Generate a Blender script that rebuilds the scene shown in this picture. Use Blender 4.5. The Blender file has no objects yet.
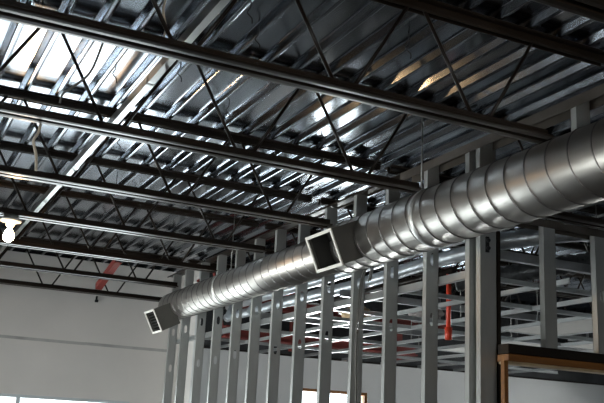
import bpy, bmesh, math, random
from mathutils import Vector, Matrix, Euler
random.seed(7)
scene = bpy.context.scene
C = scene.collection
Z0 = 1.6                      # height of the viewpoint: z values below are relative to it
PI = math.pi

# ------------------------------------------------------------------ materials
def new_mat(name):
    m = bpy.data.materials.new(name); m.use_nodes = True
    nt = m.node_tree
    return m, nt, nt.nodes['Principled BSDF']

def surf(name, col, rough=.5, metal=0., var=.12, scale=8., bump=0., stretch=(1, 1, 1), rvar=.08, spec=.5, col2=None, bscale=None):
    """Procedural surface: noise mottles the colour and the roughness."""
    m, nt, b = new_mat(name)
    N, L = nt.nodes, nt.links
    tc = N.new('ShaderNodeTexCoord'); mp = N.new('ShaderNodeMapping')
    mp.inputs['Scale'].default_value = stretch
    L.new(tc.outputs['Object'], mp.inputs['Vector'])
    nz = N.new('ShaderNodeTexNoise'); nz.inputs['Scale'].default_value = scale
    nz.inputs['Detail'].default_value = 5
    L.new(mp.outputs['Vector'], nz.inputs['Vector'])
    cr = N.new('ShaderNodeValToRGB')
    c2 = col2 or tuple(min(1, c * (1 + var)) for c in col)
    c1 = tuple(c * (1 - var) for c in col) if not col2 else col
    cr.color_ramp.elements[0].color = (*c1, 1); cr.color_ramp.elements[1].color = (*c2, 1)
    cr.color_ramp.elements[0].position = .3; cr.color_ramp.elements[1].position = .7
    L.new(nz.outputs['Fac'], cr.inputs['Fac']); L.new(cr.outputs['Color'], b.inputs['Base Color'])
    mr = N.new('ShaderNodeMapRange')
    mr.inputs['To Min'].default_value = max(.02, rough - rvar); mr.inputs['To Max'].default_value = min(1, rough + rvar)
    L.new(nz.outputs['Fac'], mr.inputs['Value']); L.new(mr.outputs['Result'], b.inputs['Roughness'])
    b.inputs['Metallic'].default_value = metal
    b.inputs['Specular IOR Level'].default_value = spec
    if bump:
        n2 = N.new('ShaderNodeTexNoise'); n2.inputs['Scale'].default_value = bscale or scale * 3
        L.new(mp.outputs['Vector'], n2.inputs['Vector'])
        bp = N.new('ShaderNodeBump'); bp.inputs['Strength'].default_value = bump; bp.inputs['Distance'].default_value = .01
        L.new(n2.outputs['Fac'], bp.inputs['Height']); L.new(bp.outputs['Normal'], b.inputs['Normal'])
    return m

M = {}
M['deck'] = surf('galvanized_deck', (.30, .33, .375), .17, 1., .14, 1.6, 0., (1, .35, 1), .05)
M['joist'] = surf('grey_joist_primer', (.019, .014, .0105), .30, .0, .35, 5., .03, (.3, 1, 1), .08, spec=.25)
M['duct'] = surf('spiral_duct_steel', (.43, .405, .375), .40, 1., .10, 5., .02, (1, .4, 1), .05)
M['sleeve'] = surf('bright_sleeve_steel', (.66, .66, .64), .5, 1., .06, 9.)
M['seam'] = surf('duct_seam_steel', (.30, .29, .28), .42, 1., .1, 9.)
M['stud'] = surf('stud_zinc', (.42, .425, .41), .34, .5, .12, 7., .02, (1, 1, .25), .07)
M['track'] = surf('dull_brown_track_steel', (.11, .095, .08), .45, .6, .2, 6.)  # brown tone puts the warm dim light on the track into its colour
M['grid'] = surf('ceiling_grid_steel', (.55, .57, .575), .32, .85, .05, 6.)
M['box'] = surf('outlet_box_zinc', (.11, .105, .095), .55, .4, .1, 8.)
M['boxin'] = surf('outlet_box_lining', (.025, .023, .02), .7, 0., .2, 8.)  # near-black puts the shade inside the boxes into the colour
M['rim'] = surf('outlet_rim_white', (.78, .74, .68), .5, 0., .05, 12.)
M['drywall'] = surf('unpainted_drywall', (.66, .63, .60), .9, 0., .05, 1.2, .03, spec=.2)
M['drywall2'] = surf('grey_drywall', (.58, .59, .59), .9, 0., .06, 1.0, .03, spec=.2)
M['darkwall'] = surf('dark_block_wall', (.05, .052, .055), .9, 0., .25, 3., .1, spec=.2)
M['brownwall'] = surf('dark_brown_board', (.055, .040, .030), .8, 0., .25, 2., .05, spec=.2)  # dark colour invented so the deck flutes and duct mirror something dark
M['compound'] = surf('joint_compound', (.50, .49, .47), .9, 0., .12, 3., spec=.2, col2=(.34, .33, .32))
M['concrete'] = surf('concrete_floor', (.09, .09, .095), .65, 0., .18, .9, .05, spec=.35)
M['red'] = surf('red_primer', (.20, .030, .023), .6, 0., .25, 4.)
M['orange'] = surf('orange_red_pipe', (.62, .05, .018), .45, 0., .1, 9.)
M['wood'] = surf('raw_framing_lumber', (.17, .062, .012), .6, 0., .0, 5., .05, (.4, 6, 6), .1, col2=(.26, .105, .02))
M['channel'] = surf('bright_channel_zinc', (.50, .50, .49), .32, .95, .05, 5.)
M['porcelain'] = surf('white_porcelain', (.85, .84, .80), .25, 0., .02, 9.)
M['cable'] = surf('pale_cable_sheath', (.70, .60, .48), .5, 0., .1, 12.)
M['greycable'] = surf('grey_cable_sheath', (.20, .19, .175), .45, .2, .15, 12.)
M['wire'] = surf('black_tie_wire', (.02, .02, .022), .5, .5, .2, 12.)
M['rod'] = surf('zinc_hanger_rod', (.26, .26, .25), .4, .9, .15, 12.)
M['foil'] = surf('foil_jacket', (.74, .78, .82), .32, .9, .08, 5., .35, (1, 1, 1), .1, bscale=14.)
M['flex'] = surf('black_flex_duct', (.055, .057, .06), .30, .3, .4, 18., .6, bscale=30.)
M['kraft'] = surf('kraft_paper', (.46, .34, .20), .8, 0., .25, 6., .3)
M['lump'] = surf('grey_wool', (.22, .20, .19), .95, 0., .3, 9., .6)
M['tile'] = surf('ceiling_tile', (.42, .41, .39), .9, 0., .06, 14., .2, spec=.2)
M['frame'] = surf('window_frame_paint', (.52, .56, .58), .45, .1, .05, 6.)
M['conduit'] = surf('electrical_conduit', (.46, .47, .48), .35, .9, .1, 8.)

def glass_mat(name, tint):
    m = bpy.data.materials.new(name); m.use_nodes = True
    nt = m.node_tree; nt.nodes.clear(); N = nt.nodes; L = nt.links
    o = N.new('ShaderNodeOutputMaterial'); mx = N.new('ShaderNodeMixShader')
    t = N.new('ShaderNodeBsdfTransparent'); t.inputs[0].default_value = (*tint, 1)
    g = N.new('ShaderNodeBsdfGlossy'); g.inputs['Roughness'].default_value = .02
    f = N.new('ShaderNodeFresnel'); f.inputs['IOR'].default_value = 1.45
    L.new(f.outputs[0], mx.inputs[0]); L.new(t.outputs[0], mx.inputs[1]); L.new(g.outputs[0], mx.inputs[2])
    L.new(mx.outputs[0], o.inputs[0])
    return m
M['glass'] = glass_mat('window_glass', (.90, .94, .95))
M['smoked'] = glass_mat('smoked_window_glass', (.60, .61, .61))
M['tinted'] = glass_mat('tinted_window_glass', (.60, .64, .655))

def bulb_mat():
    m, nt, b = new_mat('glowing_bulb_glass')
    b.inputs['Base Color'].default_value = (1, .9, .75, 1)
    b.inputs['Emission Color'].default_value = (1., .62, .30, 1)
    b.inputs['Emission Strength'].default_value = BULB
    return m
BULB = 130.
M['bulb'] = bulb_mat()

# ------------------------------------------------------------------ mesh builder
class MB:
    def __init__(s): s.v = []; s.f = []; s.sm = []
    def add(s, vs, fs, smooth=False):
        n = len(s.v); s.v += [Vector(p) for p in vs]
        s.f += [tuple(i + n for i in f) for f in fs]; s.sm += [smooth] * len(fs)
        return s
    def box(s, a, b):
        (x0, y0, z0), (x1, y1, z1) = a, b
        x0, x1 = sorted((x0, x1)); y0, y1 = sorted((y0, y1)); z0, z1 = sorted((z0, z1))
        return s.add([(x0, y0, z0), (x1, y0, z0), (x1, y1, z0), (x0, y1, z0), (x0, y0, z1), (x1, y0, z1), (x1, y1, z1), (x0, y1, z1)],
              [(3, 2, 1, 0), (4, 5, 6, 7), (0, 1, 5, 4), (1, 2, 6, 5), (2, 3, 7, 6), (3, 0, 4, 7)])
    def obox(s, c, ax, ay, az, hx, hy, hz):
        c = Vector(c); vs = []
        for k in (-1, 1):
            for i, j in ((-1, -1), (1, -1), (1, 1), (-1, 1)):
                vs.append(c + ax * hx * i + ay * hy * j + az * hz * k)
        return s.add(vs, [(3, 2, 1, 0), (4, 5, 6, 7), (0, 1, 5, 4), (1, 2, 6, 5), (2, 3, 7, 6), (3, 0, 4, 7)])
    def prism(s, prof, p0, p1, ex, ey, cap=True, smooth=False):
        """closed 2D profile swept from p0 to p1"""
        p0, p1, ex, ey = Vector(p0), Vector(p1), Vector(ex), Vector(ey); n = len(prof)
        vs = [p0 + ex * a + ey * b for a, b in prof] + [p1 + ex * a + ey * b for a, b in prof]
        fs = [(i, (i + 1) % n, (i + 1) % n + n, i + n) for i in range(n)]
        s.add(vs, fs, smooth)
        if cap: s.add(vs, [tuple(range(n))[::-1], tuple(range(n, 2 * n))])
        return s
    def tube(s, pts, r, n=10, cap=True):
        pts = [Vector(p) for p in pts]; rs = r if isinstance(r, (list, tuple)) else [r] * len(pts)
        up = Vector((0, 0, 1)); vs = []; prev = None
        for i, p in enumerate(pts):
            d = (pts[min(i + 1, len(pts) - 1)] - pts[max(i - 1, 0)]).normalized()
            if prev is None:
                a = d.cross(up) if abs(d.z) < .95 else d.cross(Vector((1, 0, 0)))
            else:
                a = prev - d * prev.dot(d)
            a.normalize(); prev = a; b = d.cross(a)
            vs += [p + (a * math.cos(t) + b * math.sin(t)) * rs[i] for t in (2 * PI * k / n for k in range(n))]
        fs = []
        for i in range(len(pts) - 1):
            for k in range(n):
                k2 = (k + 1) % n
                fs.append((i * n + k, i * n + k2, (i + 1) * n + k2, (i + 1) * n + k))
        s.add(vs, fs, True)
        if cap:
            m = (len(pts) - 1) * n
            s.add(vs[:n], [tuple(range(n))]); s.add(vs[m:], [tuple(range(n))[::-1]])
        return s
    def lathe(s, prof, c, axis=(0, 0, 1), n=24):
        """(radius, height) profile around an axis through c"""
        ax = Vector(axis).normalized(); c = Vector(c)
        a = ax.orthogonal().normalized(); b = ax.cross(a); vs = []; m = len(prof)
        for k in range(n):
            t = 2 * PI * k / n; e = a * math.cos(t) + b * math.sin(t)
            vs += [c + e * r + ax * h for r, h in prof]
        fs = []
        for k in range(n):
            k2 = (k + 1) % n
            for i in range(m - 1):
                fs.append((k * m + i, k2 * m + i, k2 * m + i + 1, k * m + i + 1))
        return s.add(vs, fs, True)

def world_loc(o):
    p = Vector((0, 0, 0))
    while o: p = p + o.location; o = o.parent
    return p

def obj(name, mb, mat, parent=None, bevel=0., label=None, auto=True):
    me = bpy.data.meshes.new(name)
    vs = [Vector((p.x, p.y, p.z + Z0)) for p in mb.v]
    lo = Vector((min(p.x for p in vs), min(p.y for p in vs), min(p.z for p in vs)))
    hi = Vector((max(p.x for p in vs), max(p.y for p in vs), 0))
    base = Vector(((lo.x + hi.x) / 2, (lo.y + hi.y) / 2, lo.z))
    me.from_pydata([p - base for p in vs], [], mb.f)
    for p, sm in zip(me.polygons, mb.sm): p.use_smooth = sm
    me.materials.append(M[mat]); me.update()
    bm = bmesh.new(); bm.from_mesh(me)
    bmesh.ops.remove_doubles(bm, verts=bm.verts, dist=1e-5)
    bmesh.ops.recalc_face_normals(bm, faces=bm.faces); bm.to_mesh(me); bm.free()
    o = bpy.data.objects.new(name, me); C.objects.link(o)
    if parent: o.parent = parent
    o.location = base - (world_loc(parent) if parent else Vector())
    if bevel:
        m = o.modifiers.new('bevel', 'BEVEL'); m.width = bevel; m.segments = 2; m.limit_method = 'ANGLE'
    if label: o['label'] = label
    return o

def tag(o, label, cat, group=None, kind=None):
    o['label'] = label; o['category'] = cat
    if group: o['group'] = group
    if kind: o['kind'] = kind
    return o

def thing(name, label, cat, loc, group=None):
    o = bpy.data.objects.new(name, None); C.objects.link(o)
    o.empty_display_size = .1
    o.location = (loc[0], loc[1], loc[2] + Z0)
    return tag(o, label, cat, group)

def struct(name, mb, mat, label, cat, parent=None, **k):
    o = obj(name, mb, mat, parent, **k)
    if parent is None:
        o['kind'] = 'structure'; o['label'] = label; o['category'] = cat
    return o

def dup(root, delta, label, group=None):
    r = root.copy(); C.objects.link(r); r.location = root.location + Vector(delta)
    r['label'] = label
    if group: r['group'] = group
    for ch in list(root.children):
        c = ch.copy(); C.objects.link(c); c.parent = r
        for g in list(ch.children):
            d = g.copy(); C.objects.link(d); d.parent = c
    return r

# ------------------------------------------------------------------ dimensions
HB, HT = 1.87, 2.56           # bottom chord underside, deck underside
XW = 4.01                     # room face of the stud partition
YF = 14.0                     # far wall of the room
YN = 13.12                    # far wall of the next room
XL, XR, YB = -2.4, 13.0, -6.0 # left wall, right wall, back wall
FL = -Z0                      # floor
X, Y, Z = Vector((1, 0, 0)), Vector((0, 1, 0)), Vector((0, 0, 1))

# ------------------------------------------------------------------ setting
mb = MB().box((XL, YB, FL - .15), (XR, YF, FL))
struct('floor', mb, 'concrete', 'bare concrete floor slab below the whole building bay', 'floor')

def deck():
    p, d, top = .238, .048, .30
    prof = []; x = 1.541 - p * 60
    while x < XR + p:
        for (a, b), (u0, v0), (u1, v1) in (((-.014, 0), (-.58, .82), (1, 0)), ((.012, 0), (-1, 0), (.58, .82)), ((.040, d), (-.5, -.86), (1, 0)), ((p - .042, d), (-1, 0), (.5, -.86))):
            r = .006
            prof += [(x + a + u0 * r, b + v0 * r), (x + a + (u0 + u1) * r * .25, b + (v0 + v1) * r * .25), (x + a + u1 * r, b + v1 * r)]
        x += p
    prof = [(min(max(a, XL - .05), XR + .05), b) for a, b in prof]
    vs, fs = [], []
    ys = [YB - .25, YF + .25]
    for y in ys: vs += [(a, y, HT + b) for a, b in prof] + [(prof[-1][0], y, HT + top), (prof[0][0], y, HT + top)]
    n = len(prof) + 2
    fs = [(i, (i + 1) % n, (i + 1) % n + n, i + n) for i in range(n)]
    return MB().add(vs, fs)
struct('ceiling', deck(), 'deck', 'fluted galvanized steel roof deck over the joists', 'ceiling')

# walls with window openings
def wall_y(name, y0, y1, x0, x1, zt, holes, mat, label, zb=FL):
    """wall in the XZ plane with rectangular holes (xa, xb, za, zb)"""
    mb = MB(); xs = sorted({x0, x1, *[h[0] for h in holes], *[h[1] for h in holes]})
    for a, b in zip(xs, xs[1:]):
        hs = sorted([h for h in holes if h[0] <= a + 1e-6 and h[1] >= b - 1e-6], key=lambda h: h[2])
        z = zb
        for h in hs:
            if h[2] > z: mb.box((a, y0, z), (b, y1, h[2]))
            z = h[3]
        if z < zt: mb.box((a, y0, z), (b, y1, zt))
    return struct(name, mb, mat, label, 'wall')

def wall_x(name, x0, x1, y0, y1, zt, holes, mat, label):
    mb = MB(); ys = sorted({y0, y1, *[h[0] for h in holes], *[h[1] for h in holes]})
    for a, b in zip(ys, ys[1:]):
        hs = sorted([h for h in holes if h[0] <= a + 1e-6 and h[1] >= b - 1e-6], key=lambda h: h[2])
        z = FL
        for h in hs:
            if h[2] > z: mb.box((x0, a, z), (x1, b, h[2]))
            z = h[3]
        if z < zt: mb.box((x0, a, z), (x1, b, zt))
    return struct(name, mb, mat, label, 'wall')

WT = .44                      # window head
far_holes = [(.72, 1.2, -1.35, WT), (1.32, 3.85, -1.35, WT)]
right_holes = [(6.22, 7.62, -.75, .80)]
left_holes = [(5.6, 8.0, -1.5, -.32), (8.2, 10.7, -1.5, -.32), (10.9, 13.5, -1.5, -.32)]  # unseen windows added to brighten the far wall and stud flanges
back_holes = [(-2.2, -.8, -1.3, -.1), (-.5, .9, -1.3, -.1)]  # unseen windows added behind the viewpoint to light the far wall
rr_holes = [(7.4, 9.8, -1.2, 1.0), (10.1, 12.6, -1.2, 1.0)]
wall_y('wall_far_boarded', YF, YF + .25, XL, 1.25, HT, far_holes[:1], 'brownwall', 'dark boarded left part of the far wall, outside the picture')  # unseen stretch coloured dark so the deck flutes reflect dark
wall_y('wall_far', YF, YF + .25, 1.25, 4.85, HT, far_holes[1:], 'drywall', 'far wall of unpainted drywall over a strip of windows')
wall_y('wall_next_room', YN, YN + .25, 4.60, XR, HT, right_holes, 'drywall2', 'far wall of grey drywall in the next room behind the studs')
struct('wall_return', MB().box((4.60, YN + .25, FL), (4.85, YF, HT)), 'drywall', 'short return wall at the far corner behind the far studs', 'wall')
wall_x('wall_left', XL - .25, XL, YB, YF, HT, left_holes, 'brownwall', 'left wall of dark brown boards with shop windows, outside the picture')  # unseen wall, placed and darkened for what deck and duct reflect
wall_y('wall_back', YB - .25, YB, XL, XR, HT, back_holes, 'drywall2', 'back wall of grey drywall behind the viewpoint')
wall_x('wall_right', XR, XR + .25, YB, YF, HT, rr_holes, 'drywall2', 'right wall of grey drywall in the next room')

# dark upper lining of the far wall in the next room, above the ceiling grid
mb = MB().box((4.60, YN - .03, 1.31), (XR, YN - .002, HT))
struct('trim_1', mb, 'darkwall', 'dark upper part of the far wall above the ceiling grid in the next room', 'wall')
# strips added past the deck ends to stop daylight leaking through the flutes
struct('trim_3', MB().box((XL, YF + .251, HT - .2), (XR, YF + .30, HT + .3)), 'darkwall', 'flute closure strip over the far wall, out of sight', 'wall')
struct('trim_4', MB().box((XL, YB - .30, HT - .2), (XR, YB - .251, HT + .3)), 'darkwall', 'flute closure strip over the back wall, out of sight', 'wall')
# taped drywall joint across the far wall
mb = MB(); x = 1.27
while x < 4.4:
    w = random.uniform(.5, 1.3); z = 1.27 + random.uniform(-.006, .006)
    mb.box((x, YF - .0035, z - .022), (min(x + w, 4.5), YF - .0005, z + .022)); x += w
struct('trim_2', mb, 'compound', 'taped horizontal drywall joint across the far wall', 'wall joint')

def window(name, axis, pos, a, b, z0, z1, mulls, label, mat='frame', pane='glass'):
    """frame and glass filling an opening; axis 'y' = in the far wall, 'x' = in a side wall"""
    t = .045
    def bx(m, u0, u1, za, zb, d0, d1):
        if axis == 'y': m.box((u0, pos + d0, za), (u1, pos + d1, zb))
        else: m.box((pos + d0, u0, za), (pos + d1, u1, zb))
    f = MB()
    bx(f, a, b, z1 - t, z1, -.02, .09); bx(f, a, b, z0, z0 + t, -.02, .09)
    bx(f, a, a + t, z0 + t, z1 - t, -.02, .09); bx(f, b - t, b, z0 + t, z1 - t, -.02, .09)
    for u in mulls: bx(f, u - .03, u + .03, z0 + t, z1 - t, -.01, .08)
    o = struct(name, f, mat, label, 'window')
    g = MB(); bx(g, a + t, b - t, z0 + t, z1 - t, .03, .036)
    obj('glass_pane', g, pane, o)
    return o
for i, h in enumerate(far_holes):
    window('window_%d' % (i + 1), 'y', YF + .05, *h, [2.17] if i == 1 else [],
           ['narrow window in the boarded part of the far wall, outside the picture', 'bright window strip with one upright along the lower left edge, in the far wall'][i], pane='tinted')
window('window_6', 'y', YN + .05, *right_holes[0], [], 'bright white glazed opening behind the studs in the next room', 'wood')
for i, h in enumerate(back_holes):
    window('window_%d' % (9 + i), 'y', YB - .14, *h, [(h[0] + h[1]) / 2], ['shop window in the back wall behind the viewpoint, left one', 'shop window in the back wall behind the viewpoint, right one'][i])
for i, h in enumerate(left_holes):
    window('window_%d' % (11 + i), 'x', XL - .14, *h, [(h[0] + h[1]) / 2], ['low window in the dark left wall, nearer the viewpoint, outside the picture', 'low window in the middle of the dark left wall, outside the picture', 'low window in the dark left wall beside the far wall, outside the picture'][i])
for i, h in enumerate(rr_holes):
    window('window_%d' % (7 + i), 'x', XR + .05, *h, [(h[0] + h[1]) / 2], ['right wall window of the next room nearer the viewpoint, outside the picture', 'right wall window of the next room nearer the far wall, outside the picture'][i], pane='smoked')

# ------------------------------------------------------------------ bar joists
LEG, GAP, TH = .064, .040, .010
def angle_prof(sgn, up):
    """L profile: horizontal leg away from the web, vertical leg beside it (u = along y, v = along z)"""
    a = GAP / 2; r = .012
    pts = [(a, 0), (a + LEG * .45, -.0015), (a + LEG - r, .0005), (a + LEG - r * .3, .0035), (a + LEG, TH * .8), (a + LEG - .002, TH + .002), (a + TH, TH), (a + TH, LEG - r), (a + TH - r * .4, LEG), (a, LEG)]
    return [(sgn * p, up * q) for p, q in pts]
PER, BN = .935, 2.17          # panel length, x of a bottom panel point

def make_joist(x0, x1, tx0, tx1, yc, label, grp):
    t = thing('bar_joist', label, 'roof joist', ((x0 + x1) / 2, yc, HB), grp)
    b = MB(); 
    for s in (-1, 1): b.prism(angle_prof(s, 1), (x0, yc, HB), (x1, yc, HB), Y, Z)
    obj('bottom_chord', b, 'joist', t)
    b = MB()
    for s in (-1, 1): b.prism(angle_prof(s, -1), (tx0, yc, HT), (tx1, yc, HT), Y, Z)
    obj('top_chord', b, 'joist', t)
    k = math.floor((x0 - BN) / PER)
    while True:
        xb = BN + PER * k
        if xb > x1 + PER * .6: break
        for s in (-1, 1):
            pb = Vector((xb + s * .05, yc, HB + .03)); pt = Vector((xb + s * (PER / 2 - .05), yc, HT - .03))
            if x0 <= pb.x <= x1 and tx0 <= pt.x <= tx1:
                obj('web_rod', MB().tube([pb, pt], .0120, 8), 'joist', t)
        if x0 <= xb <= x1:
            obj('panel_weld', MB().tube([(xb - .05, yc, HB + .03), (xb + .05, yc, HB + .03)], .0120, 8), 'joist', t)
        k += 1
    return t

JS = 1.447
JY = [4.02 + .084 + JS * (k - 1) for k in range(0, 8)]   # JY[1] is the joist across the middle of the photo's top edge
near = {0: 'dark steel bar joist crossing the upper right corner, nearest the viewpoint', 1: 'dark steel bar joist running from the top left corner to the duct',
        2: 'dark steel bar joist, second full one below the top left corner', 3: 'dark steel bar joist, third below the top left corner, just above the lit bulb',
        4: 'dark steel bar joist that carries the bare lit bulb', 5: 'pale edged steel bar joist, first one beyond the lit bulb',
        6: 'steel bar joist, second one beyond the lit bulb, last before the far wall joist', 7: 'steel bar joist right against the far wall'}
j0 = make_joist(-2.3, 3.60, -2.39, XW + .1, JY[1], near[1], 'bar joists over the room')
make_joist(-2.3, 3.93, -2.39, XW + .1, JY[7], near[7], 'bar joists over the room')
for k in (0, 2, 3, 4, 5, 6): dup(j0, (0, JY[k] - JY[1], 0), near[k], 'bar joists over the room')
rj = make_joist(4.62, 12.6, 4.22, 12.9, JY[2], 'dark bar joist in the next room, second from the viewpoint, just under the duct', 'bar joists in the next room')
for k, w in ((1, 'nearest the viewpoint, behind the duct'), (3, 'third from the viewpoint'), (4, 'fourth from the viewpoint'), (5, 'fifth from the viewpoint'),
             (6, 'sixth from the viewpoint'), (7, 'last one against the far wall')):
    dup(rj, (0, JY[k] - JY[2], 0), 'dark bar joist in the next room, ' + w, 'bar joists in the next room')

# ------------------------------------------------------------------ stud partition
def stud_mb(x0, yw, z0, z1, W=.118, F=.055, holes=(), t=.003, lip=.016):
    """C stud: web at y = yw facing the viewpoint, flanges and lips running away from it; holes = heights of web knockouts"""
    m = MB(); xc = x0 + W / 2; hw, hh = .021, .052
    # web with elongated octagonal knockouts
    zs = [z0] + [v for h in holes for v in (h - hh, h + hh)] + [z1]
    for yy in (yw, yw + t):
        for i in range(0, len(zs), 2):
            m.add([(x0, yy, zs[i]), (x0 + W, yy, zs[i]), (x0 + W, yy, zs[i + 1]), (x0, yy, zs[i + 1])], [(0, 1, 2, 3)])
        for h in holes:
            o = [(xc - hw, h - hh * .55), (xc - hw * .5, h - hh), (xc + hw * .5, h - hh), (xc + hw, h - hh * .55),
                 (xc + hw, h + hh * .55), (xc + hw * .5, h + hh), (xc - hw * .5, h + hh), (xc - hw, h + hh * .55)]
            R = [(x0, h - hh), (x0 + W, h - hh), (x0 + W, h + hh), (x0, h + hh)]
            P = [(a, yy, b) for a, b in o + R]
            m.add(P, [(8, 1, 0), (8, 0, 7, 11), (11, 7, 6), (9, 3, 2), (9, 10, 4, 3), (10, 5, 4)])
    m.box((x0, yw, z0), (x0 + t, yw + F, z1)); m.box((x0 + W - t, yw, z0), (x0 + W, yw + F, z1))
    m.box((x0, yw + F - t, z0), (x0 + lip, yw + F, z1)); m.box((x0 + W - lip, yw + F - t, z0), (x0 + W, yw + F, z1))
    return m

ZT = 2.31
words = ['first', 'second', 'third', 'fourth', 'fifth', 'sixth', 'seventh', 'eighth', 'ninth', 'tenth', 'eleventh', 'twelfth']
SY = [12.78, 12.22, 11.56, 10.92, 10.26, 9.66, 9.06, 8.45, 7.84, 7.23, 6.64, 6.02]
for i, y in enumerate(SY):
    hs = [.94 + random.uniform(-.03, .05) - i * -.004, 1.44 + (i % 3) * .02, -.3]
    if i in (1, 5): hs = [1.44, -.3]
    hs = sorted(hs)
    lab = 'galvanized steel wall stud, %s from the far wall' % words[i]
    if i == 0: lab = 'galvanized steel wall stud standing in the far wall corner under the duct end'
    if i == 9: lab = 'galvanized steel wall stud with grey cable hanging down it, right of the square duct outlet'
    tag(obj('wall_stud', stud_mb(XW, y, FL + .003, ZT - .003, holes=hs), 'stud'), lab, 'stud', 'steel studs of the partition')
tag(obj('wall_stud', stud_mb(XW, 5.44, FL + .003, ZT - .003, holes=[.2]), 'stud'), 'left steel stud of the pair at the door opening', 'stud', 'steel studs of the partition')
tag(obj('wall_stud', stud_mb(XW, 5.305, FL + .003, ZT - .003, W=.148, holes=[-.3]), 'stud'), 'right steel stud of the pair at the door opening, with a bracket', 'stud', 'steel studs of the partition')
# bracket on the jamb stud
k = thing('stud_bracket', 'small dark bracket on the right stud of the pair, under the duct', 'bracket', (XW + .06, 5.295, 1.42))
obj('plate', MB().box((XW + .045, 5.290, 1.42), (XW + .075, 5.3045, 1.54)), 'wire', k, .003)
obj('bolt', MB().lathe([(0, 0), (.016, 0), (.016, .012), (.010, .02), (0, .02)], (XW + .06, 5.290, 1.51), (0, -1, 0), 10), 'wire', k)
obj('bolt', MB().lathe([(0, 0), (.016, 0), (.016, .012), (.010, .02), (0, .02)], (XW + .06, 5.290, 1.45), (0, -1, 0), 10), 'wire', k)

def channel_mb(p0, p1, ex, W, D, sgn, t=.004):
    """track: web W wide along ex, two legs of depth D (sgn = up / down)"""
    pr = [(0, 0), (W, 0), (W, sgn * D), (W - t, sgn * D), (W - t, sgn * t), (t, sgn * t), (t, sgn * D), (0, sgn * D)]
    return MB().prism(pr, p0, p1, ex, Z)
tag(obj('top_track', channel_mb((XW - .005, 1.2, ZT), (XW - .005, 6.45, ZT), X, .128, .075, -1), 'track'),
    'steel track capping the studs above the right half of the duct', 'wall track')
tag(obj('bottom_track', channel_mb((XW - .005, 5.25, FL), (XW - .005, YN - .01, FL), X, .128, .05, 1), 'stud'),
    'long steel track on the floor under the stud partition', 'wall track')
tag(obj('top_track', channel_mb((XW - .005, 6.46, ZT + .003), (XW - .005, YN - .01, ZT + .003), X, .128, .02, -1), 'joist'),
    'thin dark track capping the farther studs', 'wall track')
# wide opening near the viewpoint: short studs over a header behind the duct
tag(obj('header_track', channel_mb((XW - .005, 1.2, 1.60), (XW - .005, 5.30, 1.60), X, .128, .06, 1), 'stud'),
    'steel track hidden behind the duct, bottom of the short studs', 'wall track')
for i, y in enumerate((4.26, 3.55, 2.85)):
    tag(obj('cripple_stud', stud_mb(XW, y, 1.61, ZT - .003), 'stud'),
        ['short steel stud above the duct near the right edge', 'second short steel stud above the duct, outside the picture', 'third short steel stud above the duct, outside the picture'][i], 'stud', 'short studs above the duct')

# partition across the next room with a timber lined door opening
YP = 5.12
tag(obj('top_track', channel_mb((XW + .14, YP, 1.70), (8.4, YP, 1.70), Y, .118, .06, -1), 'track'), 'steel track on top of the cross partition, under the duct at right', 'wall track', 'tracks of the cross partition')
t = thing('door_header', 'dark steel door header with timber lining at the lower right edge', 'door header', (6, YP, .60))
obj('header_channel', MB().box((XW + .104, YP, .665), (6.9, YP + .118, .735)), 'joist', t, .004)
obj('timber_lining', MB().box((XW + .101, YP - .004, .612), (6.9, YP + .122, .662)), 'wood', t, .003, 'orange brown timber board under the header')
obj('edge_strip', MB().box((XW + .100, YP - .006, .592), (6.9, YP + .10, .610)), 'kraft', t, .002, 'pale strip along the lower edge')
t = thing('door_jamb', 'orange brown timber door jamb against the right stud of the pair', 'door jamb', (XW + .15, YP + .06, FL))
obj('jamb_board', MB().box((XW + .062, YP - .004, FL), (XW + .100, YP + .036, .611)), 'wood', t, .003)
tag(obj('jamb_post', stud_mb(XW + .151, YP + .18, FL + .003, 1.60, W=.032, F=.08, lip=.01), 'joist'), 'dark steel post beside the timber door jamb', 'stud')
for i, x in enumerate((4.46, 4.97, 5.75, 6.5)):
    tag(obj('cripple_stud', stud_mb(x, YP + .005, .737, 1.695, W=.112, F=.055, holes=[1.18] if i == 1 else []), 'stud'),
        ['short grey stud standing on the door header, right of the stud pair', 'short grey stud on the door header at the right edge', 'short stud on the door header, outside the picture nearer the pale one',
         'short stud on the door header, outside the picture farther right'][i], 'stud', 'short studs on the door header')

# ------------------------------------------------------------------ spiral duct
DX, DZ = 3.74, 1.68
RR, RL = .226, .190
YJ, YE = 6.92, 11.92          # change of diameter, far end
duct = thing('spiral_duct', 'long round galvanized spiral duct hanging along the stud partition', 'air duct', (DX, 7, DZ - RR))
def pipe(y0, y1, r, n=48):
    return MB().lathe([(r, y0), (r, y1), (r - .004, y1), (r - .004, y0), (r, y0)], (DX, 0, DZ), (0, 1, 0), n)
obj('duct_barrel', pipe(.6, YJ, RR), 'duct', duct)
obj('duct_barrel', pipe(6.2, YE, RL), 'duct', duct, label='slimmer far length of the duct')
def helix(y0, y1, r, pitch=.195, ph=0):
    pts = []; n = int((y1 - y0) / pitch * 40)
    for i in range(n + 1):
        y = y0 + (y1 - y0) * i / n; a = ph - 2 * PI * (y - y0) / pitch
        pts.append((DX + math.cos(a) * r, y, DZ + math.sin(a) * r))
    return MB().tube(pts, .0055, 6)
obj('spiral_seam', helix(.6, YJ - .01, RR + .001), 'seam', duct)
obj('spiral_seam', helix(YJ + .02, YE - .03, RL + .001), 'seam', duct)
def sleeve(y, w, r): return MB().lathe([(r, y), (r + .007, y + .003), (r + .007, y + w - .003), (r, y + w)], (DX, 0, DZ), (0, 1, 0), 48)
obj('coupling_sleeve', sleeve(5.48, .055, RR), 'sleeve', duct, label='bright metal coupling band')
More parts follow.
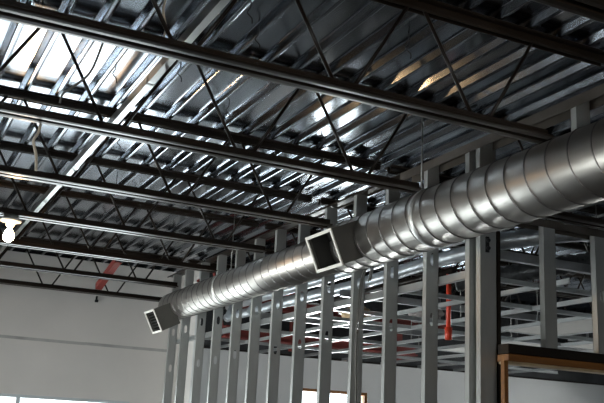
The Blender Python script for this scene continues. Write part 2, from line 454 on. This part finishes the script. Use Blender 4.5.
obj('coupling_sleeve', sleeve(9.80, .045, RL), 'sleeve', duct, label='narrow bright coupling band on the far length')
obj('reducer_ring', MB().lathe([(RL, YJ), (RR + .004, YJ), (RR + .006, YJ - .03), (RR, YJ - .034)], (DX, 0, DZ), (0, 1, 0), 48), 'duct', duct)
obj('end_cap', MB().lathe([(0, YE + .035), (RL * .7, YE + .03), (RL + .004, YE + .008), (RL + .006, YE - .03), (RL, YE - .034)], (DX, 0, DZ), (0, 1, 0), 48), 'duct', duct)

def outlet(c, th, a, b, L, r, label):
    """square boot leaving the duct sideways and down; opening a (along the duct) x b"""
    ax = Vector((math.cos(th), 0, math.sin(th))); v = Vector((-math.sin(th), 0, math.cos(th))); c = Vector(c); w = .012
    m = MB()
    for s in (-1, 1):
        m.obox(c + v * s * (b / 2 - w / 2) + ax * L / 2, ax, Y, v, L / 2, a / 2, w / 2)
        m.obox(c + Y * s * (a / 2 - w / 2) + ax * L / 2, ax, Y, v, L / 2, w / 2, b / 2 - w)
    bx = obj('outlet_box', m, 'box', duct, label=label)
    m = MB()
    e = .003; ia, ib = a / 2 - w - .0015, b / 2 - w - .0015
    for s in (-1, 1):
        m.obox(c + v * s * (ib - e) + ax * (L / 2 + .012), ax, Y, v, L / 2 - .016, ia, e)
        m.obox(c + Y * s * (ia - e) + ax * (L / 2 + .012), ax, Y, v, L / 2 - .016, e, ib - 2 * e)
    # back plate around the round hole cut through to the duct
    hr = min(a, b) * .40; n = 32; bc = c + ax * (L * .72)
    ring, sq = [], []
    for i in range(n):
        t = 2 * PI * i / n; cu, sv = math.cos(t), math.sin(t)
        k = 1 / max(abs(cu) / ia, abs(sv) / ib)
        ring.append(bc + Y * cu * hr + v * sv * hr); sq.append(bc + Y * cu * k + v * sv * k)
    m.add(ring + sq, [(i, (i + 1) % n, (i + 1) % n + n, i + n) for i in range(n)])
    obj('dark_lining', m, 'boxin', bx)  # inner faces coloured as shade, not a separate liner
    hoop = [bc - ax * .004 + Y * math.cos(2 * PI * i / 32) * hr + v * math.sin(2 * PI * i / 32) * hr for i in range(33)]
    obj('collar_ring', MB().tube(hoop, .006, 8, False), 'sleeve', bx)
    m = MB(); fw = .026
    for s in (-1, 1):
        m.obox(c + v * s * (b / 2 - fw / 2 + .006) - ax * .006, ax, Y, v, .006, a / 2 + .006, fw / 2)
        m.obox(c + Y * s * (a / 2 - fw / 2 + .006) - ax * .006, ax, Y, v, .006, fw / 2, b / 2 - fw + .006)
    obj('rim_frame', m, 'rim', bx, .002, 'white rim around the opening')
    return bx
outlet((3.362, 6.591, 1.549), .419, .456, .311, .27, RR, 'square grey outlet box with white rim midway along the duct')
o2 = outlet((3.405, 11.595, 1.422), .481, .399, .305, .27, RL, 'square grey outlet box with louvred white rim at the far end of the duct')
# louvre blades in the far outlet
ax = Vector((math.cos(.481), 0, math.sin(.481))); v = Vector((-math.sin(.481), 0, math.cos(.481)))
m = MB()
for i in range(7):
    m.obox(Vector((3.405, 11.595, 1.422)) + ax * .02 + v * (-.115 + i * .038), (ax + v * .6).normalized(), Y, (v - ax * .6).normalized(), .012, .17, .0015)
obj('louvre', m, 'boxin', o2)

# threaded rods carrying the duct
for y, r, lab in ((5.70, RR, 'thin rod hanging the duct just right of the bright coupling band'), (9.74, RL, 'thin rod hanging the slimmer far length of the duct'), (2.5, RR, 'thin rod hanging the duct outside the picture at right')):
    h = thing('hanger_rod', lab, 'hanger rod', (DX, y, DZ + r), 'rods hanging the duct')
    obj('rod', MB().tube([(DX, y, DZ + r + .012), (DX, y, HT + .005)], .006, 8), 'rod', h)
    obj('saddle', MB().box((DX - .04, y - .02, DZ + r + .007), (DX + .04, y + .02, DZ + r + .013)).box((DX - .014, y - .014, DZ + r + .013), (DX + .014, y + .014, DZ + r + .04)), 'sleeve', h, .002)

# ------------------------------------------------------------------ things under the deck
def strip():
    t = thing('strip_channel', 'long pale metal channel running under the deck across the joists', 'metal channel', (1.535, 7.5, 2.39))
    b = MB(); w, hgt, th = .050, .075, .004
    b.prism([(-w / 2, 0), (w / 2, 0), (w / 2, hgt), (w / 2 - th, hgt), (w / 2 - th, th), (-w / 2 + th, th), (-w / 2 + th, hgt), (-w / 2, hgt)], (1.535, 1.0, 2.39), (1.535, 13.6, 2.39), X, Z)
    obj('channel_body', b, 'channel', t, .004)
    for y in (3.4, 5.85, 8.25, 10.65):
        obj('joint_cover', MB().box((1.506, y, 2.3855), (1.564, y + .10, 2.3895)).box((1.505, y, 2.3895), (1.509, y + .1, 2.45)), 'channel', t)
strip()

def bulb(x, y, z, label):
    t = thing('bulb_light', label, 'lamp', (x, y, z - .25), None)
    obj('junction_box', MB().lathe([(0, 0), (.07, 0), (.07, .035), (0, .035)], (x, y, z - .036), Z, 8), 'rod', t)
    obj('lamp_holder', MB().lathe([(0, -.036), (.095, -.037), (.100, -.047), (.095, -.060), (.045, -.066), (.036, -.10), (.030, -.105), (0, -.105)], (x, y, z), Z, 32), 'porcelain', t, label='white porcelain lamp holder')
    pr = [(.018, -.105), (.020, -.125), (.034, -.150), (.046, -.175), (.050, -.198), (.046, -.222), (.032, -.240), (.012, -.249), (0, -.25)]
    obj('bulb', MB().lathe(pr, (x, y, z), Z, 24), 'bulb', t, label='glowing clear bulb')
bulb(1.03, JY[4] - .02, HB, 'bare lit bulb in a white holder below a joist at the left edge')
bulb(2.55, JY[0] - JS - .02, HB, 'bare lit bulb below a joist above the viewpoint, outside the picture')

# red primed brace at the far wall
tag(obj('diagonal_brace', MB().prism([(-.045, -.006), (.045, -.006), (.045, .006), (-.033, .006), (-.033, .085), (-.045, .085)], (2.88, 12.72, 1.935), (2.88, 11.72, 2.177), X, Vector((0, .235, .972))), 'red'),
    'red primed diagonal brace rising from the last joist toward the deck', 'brace')
k = thing('wall_clip', 'small dark clip on the far wall below the last joist', 'clip', (3.16, YF - .03, 1.92))
obj('clip_body', MB().box((3.13, YF - .05, 1.92), (3.18, YF - .001, 1.96)), 'wire', k, .005)
obj('clip_tab', MB().box((3.14, YF - .02, 1.96), (3.17, YF - .001, 2.02)), 'wire', k, .004)

def spline(pts, n=8):
    pts = [Vector(p) for p in pts]; out = []
    P = [pts[0]] + pts + [pts[-1]]
    for i in range(1, len(P) - 2):
        for k in range(n):
            t = k / n; a, b, c, d = P[i - 1], P[i], P[i + 1], P[i + 2]
            out.append(.5 * ((2 * b) + (c - a) * t + (2 * a - 5 * b + 4 * c - d) * t * t + (3 * b - a - 3 * c + d) * t ** 3))
    out.append(pts[-1]); return out
tag(obj('loose_cable', MB().tube(spline([(.80, 5.66, 1.93), (.79, 5.68, 1.83), (.77, 5.7, 1.77), (.80, 5.72, 1.69), (.81, 5.7, 1.58)]), .009, 8), 'cable'), 'pale loose cable end dangling from the second joist at left', 'cable')
tag(obj('loose_cable', MB().tube(spline([(.86, 5.42, 1.96), (.87, 5.40, 2.02), (.93, 5.38, 2.08), (1.02, 5.36, 2.20), (1.08, 5.34, 2.46)]), .008, 8), 'greycable'), 'grey cable curving from the deck down to the second joist at left', 'cable')
tag(obj('loose_cable', MB().tube(spline([(1.26, 4.55, 2.50), (1.22, 4.5, 2.36), (1.20, 4.45, 2.26), (1.21, 4.4, 2.14), (1.19, 4.36, 2.06)]), .007, 8), 'cable'), 'pale cable hanging from the deck behind the first joist at top left', 'cable')
hooks = [(1.79, 4.65, 'above the first joist, left of the top middle'), (1.98, 4.97, 'close above the first joist'), (1.72, 5.78, 'just below the first joist'), (1.32, 6.06, 'in the brightest part of the deck'),
         (1.77, 7.63, 'beyond the second joist'), (2.88, 4.57, 'under the dark deck right of the top middle'), (.62, 5.1, 'near the top left corner'), (2.3, 6.3, 'below the first joist in the middle'), (2.15, 9.2, 'between the far joists')]
for x, y, w in hooks:
    q = [(x, y, HT + .06), (x + .004, y, HT - .02), (x - .012, y + .01, HT - .06), (x + .012, y - .01, HT - .10), (x + .02, y, HT - .13)]
    tag(obj('tie_wire', MB().tube(spline(q, 5), .0045, 6), 'wire'), 'short black tie wire under the deck ' + w, 'tie wire', 'tie wires under the deck')

# grey cable hanging on a stud
sx, sy = XW + .035, SY[9] - .012
pts = [(sx + .20, sy + .15, 1.50), (sx + .15, sy + .02, 1.60), (sx + .075, sy - .03, 1.60), (sx + .035, sy, 1.48), (sx + .012, sy - .002, 1.20), (sx + .004, sy, .8), (sx + .02, sy, .3), (sx + .02, sy, -.6)]
cc = thing('stud_cable', 'grey cable pair looping down the stud right of the square outlet', 'cable', (sx, sy, -.6))
obj('cable', MB().tube(spline(pts), .008, 8), 'greycable', cc)
obj('cable', MB().tube(spline([(p[0] + .02, p[1] - .002, p[2] + .01) for p in pts]), .008, 8), 'greycable', cc)

# ------------------------------------------------------------------ next room: ceiling grid
ZG = 1.28
def tee(p0, p1, side):
    return MB().prism([(-.015, 0), (.015, 0), (.015, .004), (.003, .004), (.003, .042), (-.003, .042), (-.003, .004), (-.015, .004)], p0, p1, side, Z)
mx = [4.86, 5.60, 6.34, 7.08, 7.82, 8.56, 9.30, 10.04]
mw = ['nearest the stud partition', 'second from the stud partition', 'third from the stud partition', 'fourth from the stud partition', 'fifth from the stud partition', 'sixth from the stud partition',
      'seventh from the stud partition', 'eighth from the stud partition']
for x, w in zip(mx, mw):
    tag(obj('main_tee', tee((x, 5.30, ZG), (x, YN - .04, ZG), X), 'grid'), 'long bright ceiling grid runner, ' + w, 'ceiling grid runner', 'grid runners along the partition')
cy = [5.65, 6.62, 8.05, 8.70, 10.4, 11.9]
for i, y in enumerate(cy):
    tag(obj('cross_tee', tee((4.17, y, ZG + .005), (10.6, y, ZG + .005), Y), 'grid'), 'bright ceiling grid cross tee, %s from the viewpoint' % words[i], 'ceiling grid cross tee', 'cross tees of the ceiling grid')
tag(obj('wall_angle', MB().prism([(0, 0), (.05, 0), (.05, .004), (.004, .004), (.004, .06), (0, .06)], (XW + .121, 5.5, ZG), (XW + .121, YN - .01, ZG), X, Z), 'grid'), 'bright wall angle carrying the ceiling grid behind the studs', 'wall angle')
tag(obj('wall_angle', MB().prism([(0, 0), (-.05, 0), (-.05, .004), (-.004, .004), (-.004, .06), (0, .06)], (4.62, YN - .002, ZG), (XR - .1, YN - .002, ZG), Y, Z), 'joist'), 'dark wall angle along the far wall of the next room', 'wall angle')
# carrier channels over the grid
for i, (y, z) in enumerate(((5.46, 1.43), (7.9, 1.42), (10.1, 1.42))):
    tag(obj('carrier_channel', channel_mb((4.25, y, z), (10.5, y, z), Y, .05, .07, 1), 'conduit'), ['grey carrier channel just under the duct at right', 'grey carrier channel over the middle of the ceiling grid', 'grey carrier channel over the far ceiling grid'][i], 'carrier channel', 'carrier channels over the grid')
# hanger wires of the grid
hw = [(4.86, 7.2), (5.60, 5.72), (5.60, 7.75), (6.34, 7.4), (6.34, 9.85), (7.08, 8.75), (7.08, 10.8), (5.60, 10.9)]
for i, (x, y) in enumerate(hw):
    tag(obj('grid_wire', MB().tube([(x, y, ZG + .05), (x + .02, y + .03, 1.7), (x, y + .05, HT + .005)], .005, 6), 'rod'), 'thin grey wire hanging a ceiling grid runner, %s counted from the viewpoint' % words[[1, 0, 3, 2, 5, 4, 6, 7][i]], 'hanger wire', 'wires hanging the ceiling grid')
# a few tiles already laid in the grid
tl = [(6.34, 6.62, 7.08, 8.05), (7.82, 6.62, 8.56, 8.05), (7.08, 8.70, 7.82, 10.4), (7.82, 8.05, 8.56, 8.70)]
tw = ['large one nearest the door header', 'large one farther right', 'large one farthest back', 'the small square one']
for (a, b, c, d), w in zip(tl, tw):
    tag(obj('ceiling_tile', MB().box((a + .012, b + .012, ZG + .010), (c - .012, d - .012, ZG + .026)), 'tile'), 'grey ceiling tile laid in the grid, ' + w, 'ceiling tile', 'laid ceiling tiles')

# ------------------------------------------------------------------ next room: services over the grid
def foil_duct(name, pts, r, mat, label, rib=0.):
    p = spline(pts, 14); n = len(p); rs = [r * (1 + random.uniform(-.05, .05)) for _ in range(n)]
    if rib: rs = [r * (1 + (rib if i % 2 else -rib)) for i in range(n)]
    return tag(obj(name, MB().tube(p, rs, 16), mat), label, 'duct')
foil_duct('foil_duct', [(4.58, 6.1, 1.795), (4.58, 7.0, 1.80), (4.60, 8.5, 1.79), (4.60, 10.5, 1.79), (4.62, 12.0, 1.79)], .062, 'foil', 'long silver foil duct high behind the studs, upper of two')
foil_duct('foil_duct', [(4.42, 5.7, 1.58), (4.42, 6.5, 1.585), (4.43, 8.0, 1.56), (4.42, 9.5, 1.57), (4.45, 11.6, 1.58)], .060, 'foil', 'long silver foil duct behind the studs, lower of two')
foil_duct('foil_duct', [(4.86, 6.45, 1.79), (5.05, 6.2, 1.82), (5.5, 5.95, 1.90), (6.3, 5.9, 1.98)], .085, 'foil', 'short silver blue duct length right of the stud pair')
foil_duct('flex_duct', [(4.72, 6.6, 1.45), (4.95, 6.35, 1.48), (5.25, 6.1, 1.56), (5.8, 5.95, 1.68)], .085, 'flex', 'black ribbed flexible duct above the door header', .09)
foil_duct('foil_duct', [(5.6, 6.4, 1.72), (6.0, 6.3, 1.75), (6.6, 6.2, 1.8), (7.4, 6.1, 1.86)], .06, 'foil', 'thin crumpled silver duct at the right edge')
for i, (x, z) in enumerate(((5.35, 2.05), (6.1, 2.2), (4.35, 2.05))):
    tag(obj('conduit', MB().tube([(x, 4.6, z), (x, 12.2, z)], .016, 8), 'conduit'), ['straight electrical conduit over the grid, middle of three', 'straight electrical conduit over the grid, farthest from the studs', 'straight electrical conduit right behind the studs'][i], 'conduit', 'conduits over the ceiling grid')
# fire sprinkler drop
t = thing('sprinkler_pipe', 'orange red sprinkler drop pipe seen between studs', 'pipe', (5.06, 7.2, .97))
obj('drop_pipe', MB().tube([(5.06, 7.2, 1.02), (5.06, 7.2, 1.66)], .024, 14), 'orange', t)
obj('coupling', MB().lathe([(.024, 0), (.036, .004), (.036, .12), (.024, .124)], (5.06, 7.2, 1.0), Z, 14), 'orange', t)
obj('branch_pipe', MB().tube([(5.06, 7.1, 1.67), (5.06, 9.9, 1.67)], .034, 14), 'joist', t)
# red girders at the far wall
def girder(z0, z1, y, x0, x1):
    w, tf = .09, .025
    return MB().prism([(-w, z0), (w, z0), (w, z0 + tf), (.012, z0 + tf), (.012, z1 - tf), (w, z1 - tf), (w, z1), (-w, z1), (-w, z1 - tf), (-.012, z1 - tf), (-.012, z0 + tf), (-w, z0 + tf)], (x0, y, 0), (x1, y, 0), Y, Z)
tag(obj('steel_girder', girder(1.42, 1.60, 12.62, 4.8, 8.2), 'red'), 'red primed steel girder along the far wall above the grid, lower of two', 'girder')
tag(obj('steel_girder', girder(1.86, 2.20, 12.35, 4.25, 8.6), 'red'), 'red primed steel girder along the far wall, upper of two', 'girder')
for i, x in enumerate((6.05, 7.2, 8.0)):
    tag(obj('steel_post', MB().box((x, 12.88, ZG + .06), (x + .12, 12.98, 2.30)), 'red', bevel=.006), ['red primed steel post behind the girders, left one', 'red primed steel post behind the girders, middle one', 'red primed steel post behind the girders, right one'][i], 'post')
tag(obj('cross_brace', MB().prism([(-.04, -.006), (.04, -.006), (.04, .006), (-.04, .006)], (4.5, 11.9, 1.5), (4.3, 11.9, 2.3), Y, X), 'red'), 'red primed flat brace behind the far end of the duct', 'brace')
t = thing('rectangular_duct', 'dark rectangular duct crossing over the ceiling grid behind the middle studs', 'duct', (7.2, 9.35, 1.52))  # invented duct, added to darken the middle of the next room
obj('duct_body', MB().box((5.1, 9.20, 1.52), (9.6, 9.55, 1.80)), 'flex', t, .006)
for x in (5.1, 6.3, 7.5, 8.7):
    obj('duct_flange', MB().box((x, 9.175, 1.495), (x + .03, 9.199, 1.825)).box((x, 9.2, 1.495), (x + .03, 9.55, 1.519)), 'conduit', t)
# foil straps
for i, (x, y) in enumerate(((4.33, 11.2), (4.36, 10.5))):
    tag(obj('hanging_strap', MB().obox((x, y, 1.62), Vector((.94, 0, -.34)), Y, Vector((.34, 0, .94)), .04, .004, .12), 'foil'), ['short silver strap tilted between far studs, left one', 'short silver strap tilted between far studs, right one'][i], 'strap', 'silver straps behind the studs')

def lump(c, s, mat, name, label, seed):
    rnd = random.Random(seed); bm = bmesh.new(); bmesh.ops.create_icosphere(bm, subdivisions=4, radius=1.)
    fr = [(Vector((rnd.uniform(-1, 1), rnd.uniform(-1, 1), rnd.uniform(-1, 1))) * 4.5, rnd.uniform(0, 6)) for _ in range(7)]
    m = MB(); vs = []
    for v in bm.verts:
        n = v.co.normalized(); k = 1 + sum(abs(math.sin(n.dot(f) + p)) - .6 for f, p in fr) * .13
        q = n * k; vs.append((c[0] + q.x * s[0], c[1] + q.y * s[1], max(c[2] + q.z * s[2], c[2] - s[2] * .8)))
    m.add(vs, [tuple(w.index for w in f.verts) for f in bm.faces], True); bm.free()
    return tag(obj(name, m, mat), label, 'insulation')
lump((5.0, 8.95, 1.42), (.14, .20, .085), 'kraft', 'insulation_bundle', 'tan paper faced insulation bundle lying on the ceiling grid', 3)
lump((5.62, 8.45, 1.43), (.14, .22, .10), 'lump', 'insulation_bundle', 'grey insulation lump lying on the ceiling grid', 5)

# ------------------------------------------------------------------ daylight
w = bpy.data.worlds.new('overcast_day'); scene.world = w; w.use_nodes = True
nt = w.node_tree; N = nt.nodes; L = nt.links
bg = N['Background']; tc = N.new('ShaderNodeTexCoord'); sp = N.new('ShaderNodeSeparateXYZ'); cr = N.new('ShaderNodeValToRGB'); mr = N.new('ShaderNodeMapRange')
L.new(tc.outputs['Generated'], sp.inputs[0])
mr.inputs['From Min'].default_value = -1; mr.inputs['From Max'].default_value = 1
L.new(sp.outputs['Z'], mr.inputs['Value']); L.new(mr.outputs['Result'], cr.inputs['Fac'])
e = cr.color_ramp.elements
e[0].position = 0; e[0].color = (1, .98, .95, 1)
e[1].position = 1; e[1].color = (.24, .27, .31, 1)
for p, c in ((.46, (1, .98, .96, 1)), (.495, (.46, .47, .475, 1)), (.52, (.19, .198, .204, 1))):
    q = e.new(p); q.color = c
L.new(cr.outputs['Color'], bg.inputs['Color'])
bg.inputs['Strength'].default_value = 30.0

def portal(loc, rot, sx, sy):
    l = bpy.data.lights.new('daylight_portal', 'AREA'); l.shape = 'RECTANGLE'; l.size = sx; l.size_y = sy
    l.cycles.is_portal = True
    o = bpy.data.objects.new('daylight_portal', l); C.objects.link(o); o.location = (loc[0], loc[1], loc[2] + Z0); o.rotation_euler = rot
for h in far_holes + right_holes: portal(((h[0] + h[1]) / 2, (YN if h in right_holes else YF) + .24, (h[2] + h[3]) / 2), (-PI / 2, 0, 0), h[1] - h[0], h[3] - h[2])
for h in back_holes: portal(((h[0] + h[1]) / 2, YB - .24, (h[2] + h[3]) / 2), (PI / 2, 0, 0), h[1] - h[0], h[3] - h[2])
for h in left_holes: portal((XL - .24, (h[0] + h[1]) / 2, (h[2] + h[3]) / 2), (0, -PI / 2, 0), h[3] - h[2], h[1] - h[0])
for h in rr_holes: portal((XR + .24, (h[0] + h[1]) / 2, (h[2] + h[3]) / 2), (0, PI / 2, 0), h[3] - h[2], h[1] - h[0])

# ------------------------------------------------------------------ camera
yaw, pitch, roll = math.radians(25.392), math.radians(14.92), math.radians(2.914)
f = Vector((math.sin(yaw) * math.cos(pitch), math.cos(yaw) * math.cos(pitch), math.sin(pitch)))
rt = Vector((math.cos(yaw), -math.sin(yaw), 0)); up = rt.cross(f)
r2 = rt * math.cos(roll) + up * math.sin(roll); u2 = up * math.cos(roll) - rt * math.sin(roll)
cd = bpy.data.cameras.new('camera'); cam = bpy.data.objects.new('camera', cd); C.objects.link(cam)
cam.matrix_world = Matrix((r2, u2, -f)).transposed().to_4x4(); cam.location = (0, 0, Z0)
cd.sensor_width = 36; cd.lens = 36 * 892.2 / 604; cd.clip_start = .02
scene.camera = cam
vs = scene.view_settings
scene.display_settings.display_device = 'sRGB'
vs.view_transform = 'Standard'; vs.look = 'None'; vs.gamma = 1; vs.use_curve_mapping = False; vs.exposure = .10
cy_ = scene.cycles
cy_.max_bounces = 8; cy_.diffuse_bounces = 5; cy_.glossy_bounces = 5; cy_.transparent_max_bounces = 8; cy_.caustics_reflective = True
cy_.blur_glossy = .3; cy_.sample_clamp_indirect = 6
cy_.use_denoising = True
try: cy_.denoiser = 'OPENIMAGEDENOISE'
except Exception: pass
